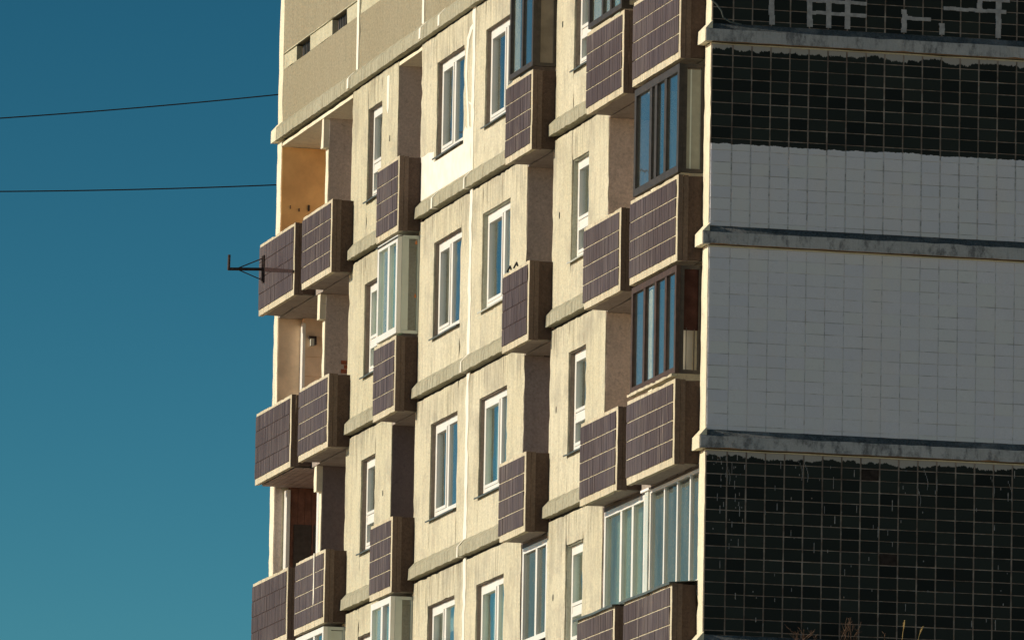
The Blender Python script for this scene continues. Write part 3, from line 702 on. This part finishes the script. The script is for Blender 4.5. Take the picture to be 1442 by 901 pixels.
obj('corner_post', MB().box(.17,.278,17.296,17.345,z0+.062,z1-.072), 'pvcg', o_)
o_ = glazing(21.99, 24.02, z0+.01, z1-.02, .35, [22.7,23.35], 'pvc', .09, .07, side=[('side_board','pvcg',.03,.24,.04,.96)], side_frame='pvcg', pans=['curb']*3)

# ------------------------------------------------------------------ things fixed to the building
def root(name, loc, label, cat, group=None):
    e = bpy.data.objects.new(name, None); col.objects.link(e); e.location = loc; return tag(e, label, cat, group)
def child(name, mb, mat, r):
    o = obj(name, mb, mat, r); o.matrix_parent_inverse = Matrix.Translation(-Vector(r.location)); return o
sb = 26.97
br = root('pipe_bracket', W(.362, sb, .53), 'dark steel pipe bracket with upturned end bolted to a far balcony', 'bracket')
child('mounting_plate', MB().box(.363, .385, sb-.06, sb+.06, .31, .76).box(.386,.40,sb-.03,sb+.03,.33,.74), 'steel', br)
child('arm', MB().tube([W(.386,sb,.53), W(.965,sb,.505)], .027, 10).tube([W(.955,sb,.49), W(.950,sb,.74)], .024, 10), 'steel', br)
child('strut', MB().tube([W(.39,sb,.71), W(.79,sb,.53)], .010, 6), 'steel', br)
child('strut', MB().tube([W(.39,sb+.05,.36), W(.79,sb+.01,.50)], .007, 6), 'steel', br)
child('strut', MB().tube([W(.39,sb-.05,.34), W(.79,sb-.01,.50)], .007, 6), 'steel', br)
child('flat_bar', MB().poly([(26.85,.545),(24.72,.215),(24.72,.165),(26.85,.475)], .364, .372), 'rust', br)  # thin dark strip shaped as the bracket's cast shadow on the tiles
for (a, b_, lab) in (((4.58,3.01),(-.30,3.70),'upper black overhead wire crossing the sky to the attic'), ((4.55,1.79),(-.30,2.17),'lower black overhead wire crossing the sky at top balcony height')):
    sl = (b_[1]-a[1])/(b_[0]-a[0]); pts = []
    for i in range(41):
        p_ = b_[0]+(14-b_[0])*i/40; t = (p_-b_[0])/(a[0]-b_[0]); z = b_[1]+sl*(p_-b_[0]) - .045*t*(1-t)*4*.5
        pts.append(W(p_, 28.3-.0*i, z))
    w_ = tag(obj('overhead_wire', MB().tube(pts, .0105, 6), 'black'), lab, 'wire', 'overhead wires')
lp = root('wall_lamp', W(-.53, 27.285, -.62), 'small lantern on the boarded wall of a far corner loggia', 'lamp')
child('lamp_cap', MB().box(-.60,-.47,27.20,27.286,-.535,-.50).box(-.60,-.58,27.2,27.286,-.64,-.535), 'steel', lp)
child('lamp_glass', MB().box(-.565,-.505,27.215,27.28,-.66,-.537), 'tinw', lp)
# two folded clothes hooks on the mid balcony parapet
for i, s_ in enumerate((10.02, 9.62)):
    t = MB().tube([W(.33,s_+.17,-1.80), W(.33,s_,-1.745), W(.33,s_-.06,-1.80)], .014, 6)
    tag(obj('parapet_hook', t, 'black'), 'bent black metal hook on the middle balcony parapet, '+('closer to the window' if i == 0 else 'farther from the window'), 'hook', 'hooks on the parapet')
for z in (-.36, -1.19):
    t = MB(); rg = []
    for k, (r_, h) in enumerate(((.008,-.03),(.02,-.02),(.022,0),(.014,.02),(.008,.035))): rg.append([W(.05+r_*math.cos(a)*.9, 17.33+r_*math.sin(a), z+h) for a in [i*math.pi/4 for i in range(8)]])
    t.loft(rg); tag(obj('clay_pot', t, 'vase'), 'little orange pot '+('high' if z > -.5 else 'halfway')+' on the edge of the white glazed balcony', 'pot', 'orange pots')
cb = MB().tube([(-.02,-.10,.62+Z0),(-.03,-.11,.56+Z0),(.04,-.12,.50+Z0),(.11,-.12,.41+Z0),(.14,-.1,.33+Z0),(.24,-.11,.265+Z0),(.40,-.11,.24+Z0)], .012, 6)
tag(obj('loose_cable', cb, 'tin'), 'loose grey cable trailing over the end wall ledge at the corner', 'cable')
cb = MB().tube([W(.37,1.6,1.0),W(.40,1.1,.93),W(.40,.7,.86),W(.39,.45,.83),W(.34,.28,.86),W(.2,.2,.9),W(.05,.1,.88)], .018, 6)
tag(obj('drooping_cable', cb, 'black'), 'thick black cable drooping round the top corner balcony', 'cable')
# dry weeds rooted in the lowest end ledge
def weed(x, y, n, h, sp, mat, lab, ears=False, lean=0):
    base = (x, y, -8.20+Z0); r_ = root('dry_weed', base, lab, 'weed', 'weeds on the ledge')
    st = MB(); er = MB()
    for i in range(n):
        a = random.uniform(-1,1)*sp+lean; hh = h*random.uniform(.55,1); bx = x+random.uniform(-.12,.12)*min(1,sp*2); pts = []
        for k in range(6):
            t = k/5; pts.append((bx+a*hh*t*(.5+.5*t), y-.20*t*random.uniform(.7,1.3), -8.23+hh*t+Z0))
        st.tube(pts, .0055, 5, .0025)
        for q in range(0 if ears else 3):
            k = random.randint(1,4); P = Vector(pts[k]); d = Vector((random.uniform(-.09,.09), random.uniform(-.04,.01), random.uniform(.02,.09))); st.tube([tuple(P), tuple(P+d*.5), tuple(P+d)], .0035, 4, .0018)
        if ears:
            top = Vector(pts[-1]); d = (Vector(pts[-1])-Vector(pts[-3])).normalized()
            for q in range(22):
                c_ = top-d*.006*q; rr = .011*math.sin((q+1.5)/25*math.pi)+.003; a2 = q*2.4
                o2 = Vector((math.cos(a2), math.sin(a2), .8))*rr
                er.tube([tuple(c_), tuple(c_+o2*.6), tuple(c_+o2*1.25)], .005, 4, .002)
    child('stem', st, mat, r_)
    if ears: child('ear', er, 'straw', r_)
weed(1.40, -.06, 9, .22, .9, 'twig', 'low tangle of brown twigs on the lowest end wall ledge')
weed(2.02, -.06, 11, .42, .5, 'twig', 'tallest bunch of brown twigs on the lowest end wall ledge')
weed(2.55, -.07, 1, .27, .1, 'twig', 'single bare reddish stalk leaning on the end wall ledge', lean=-.35)
weed(2.78, -.09, 1, .42, .03, 'straw', 'taller golden seed head on the end wall ledge', True)
weed(2.98, -.09, 1, .34, .03, 'straw', 'shorter golden seed head on the end wall ledge', True, .15)
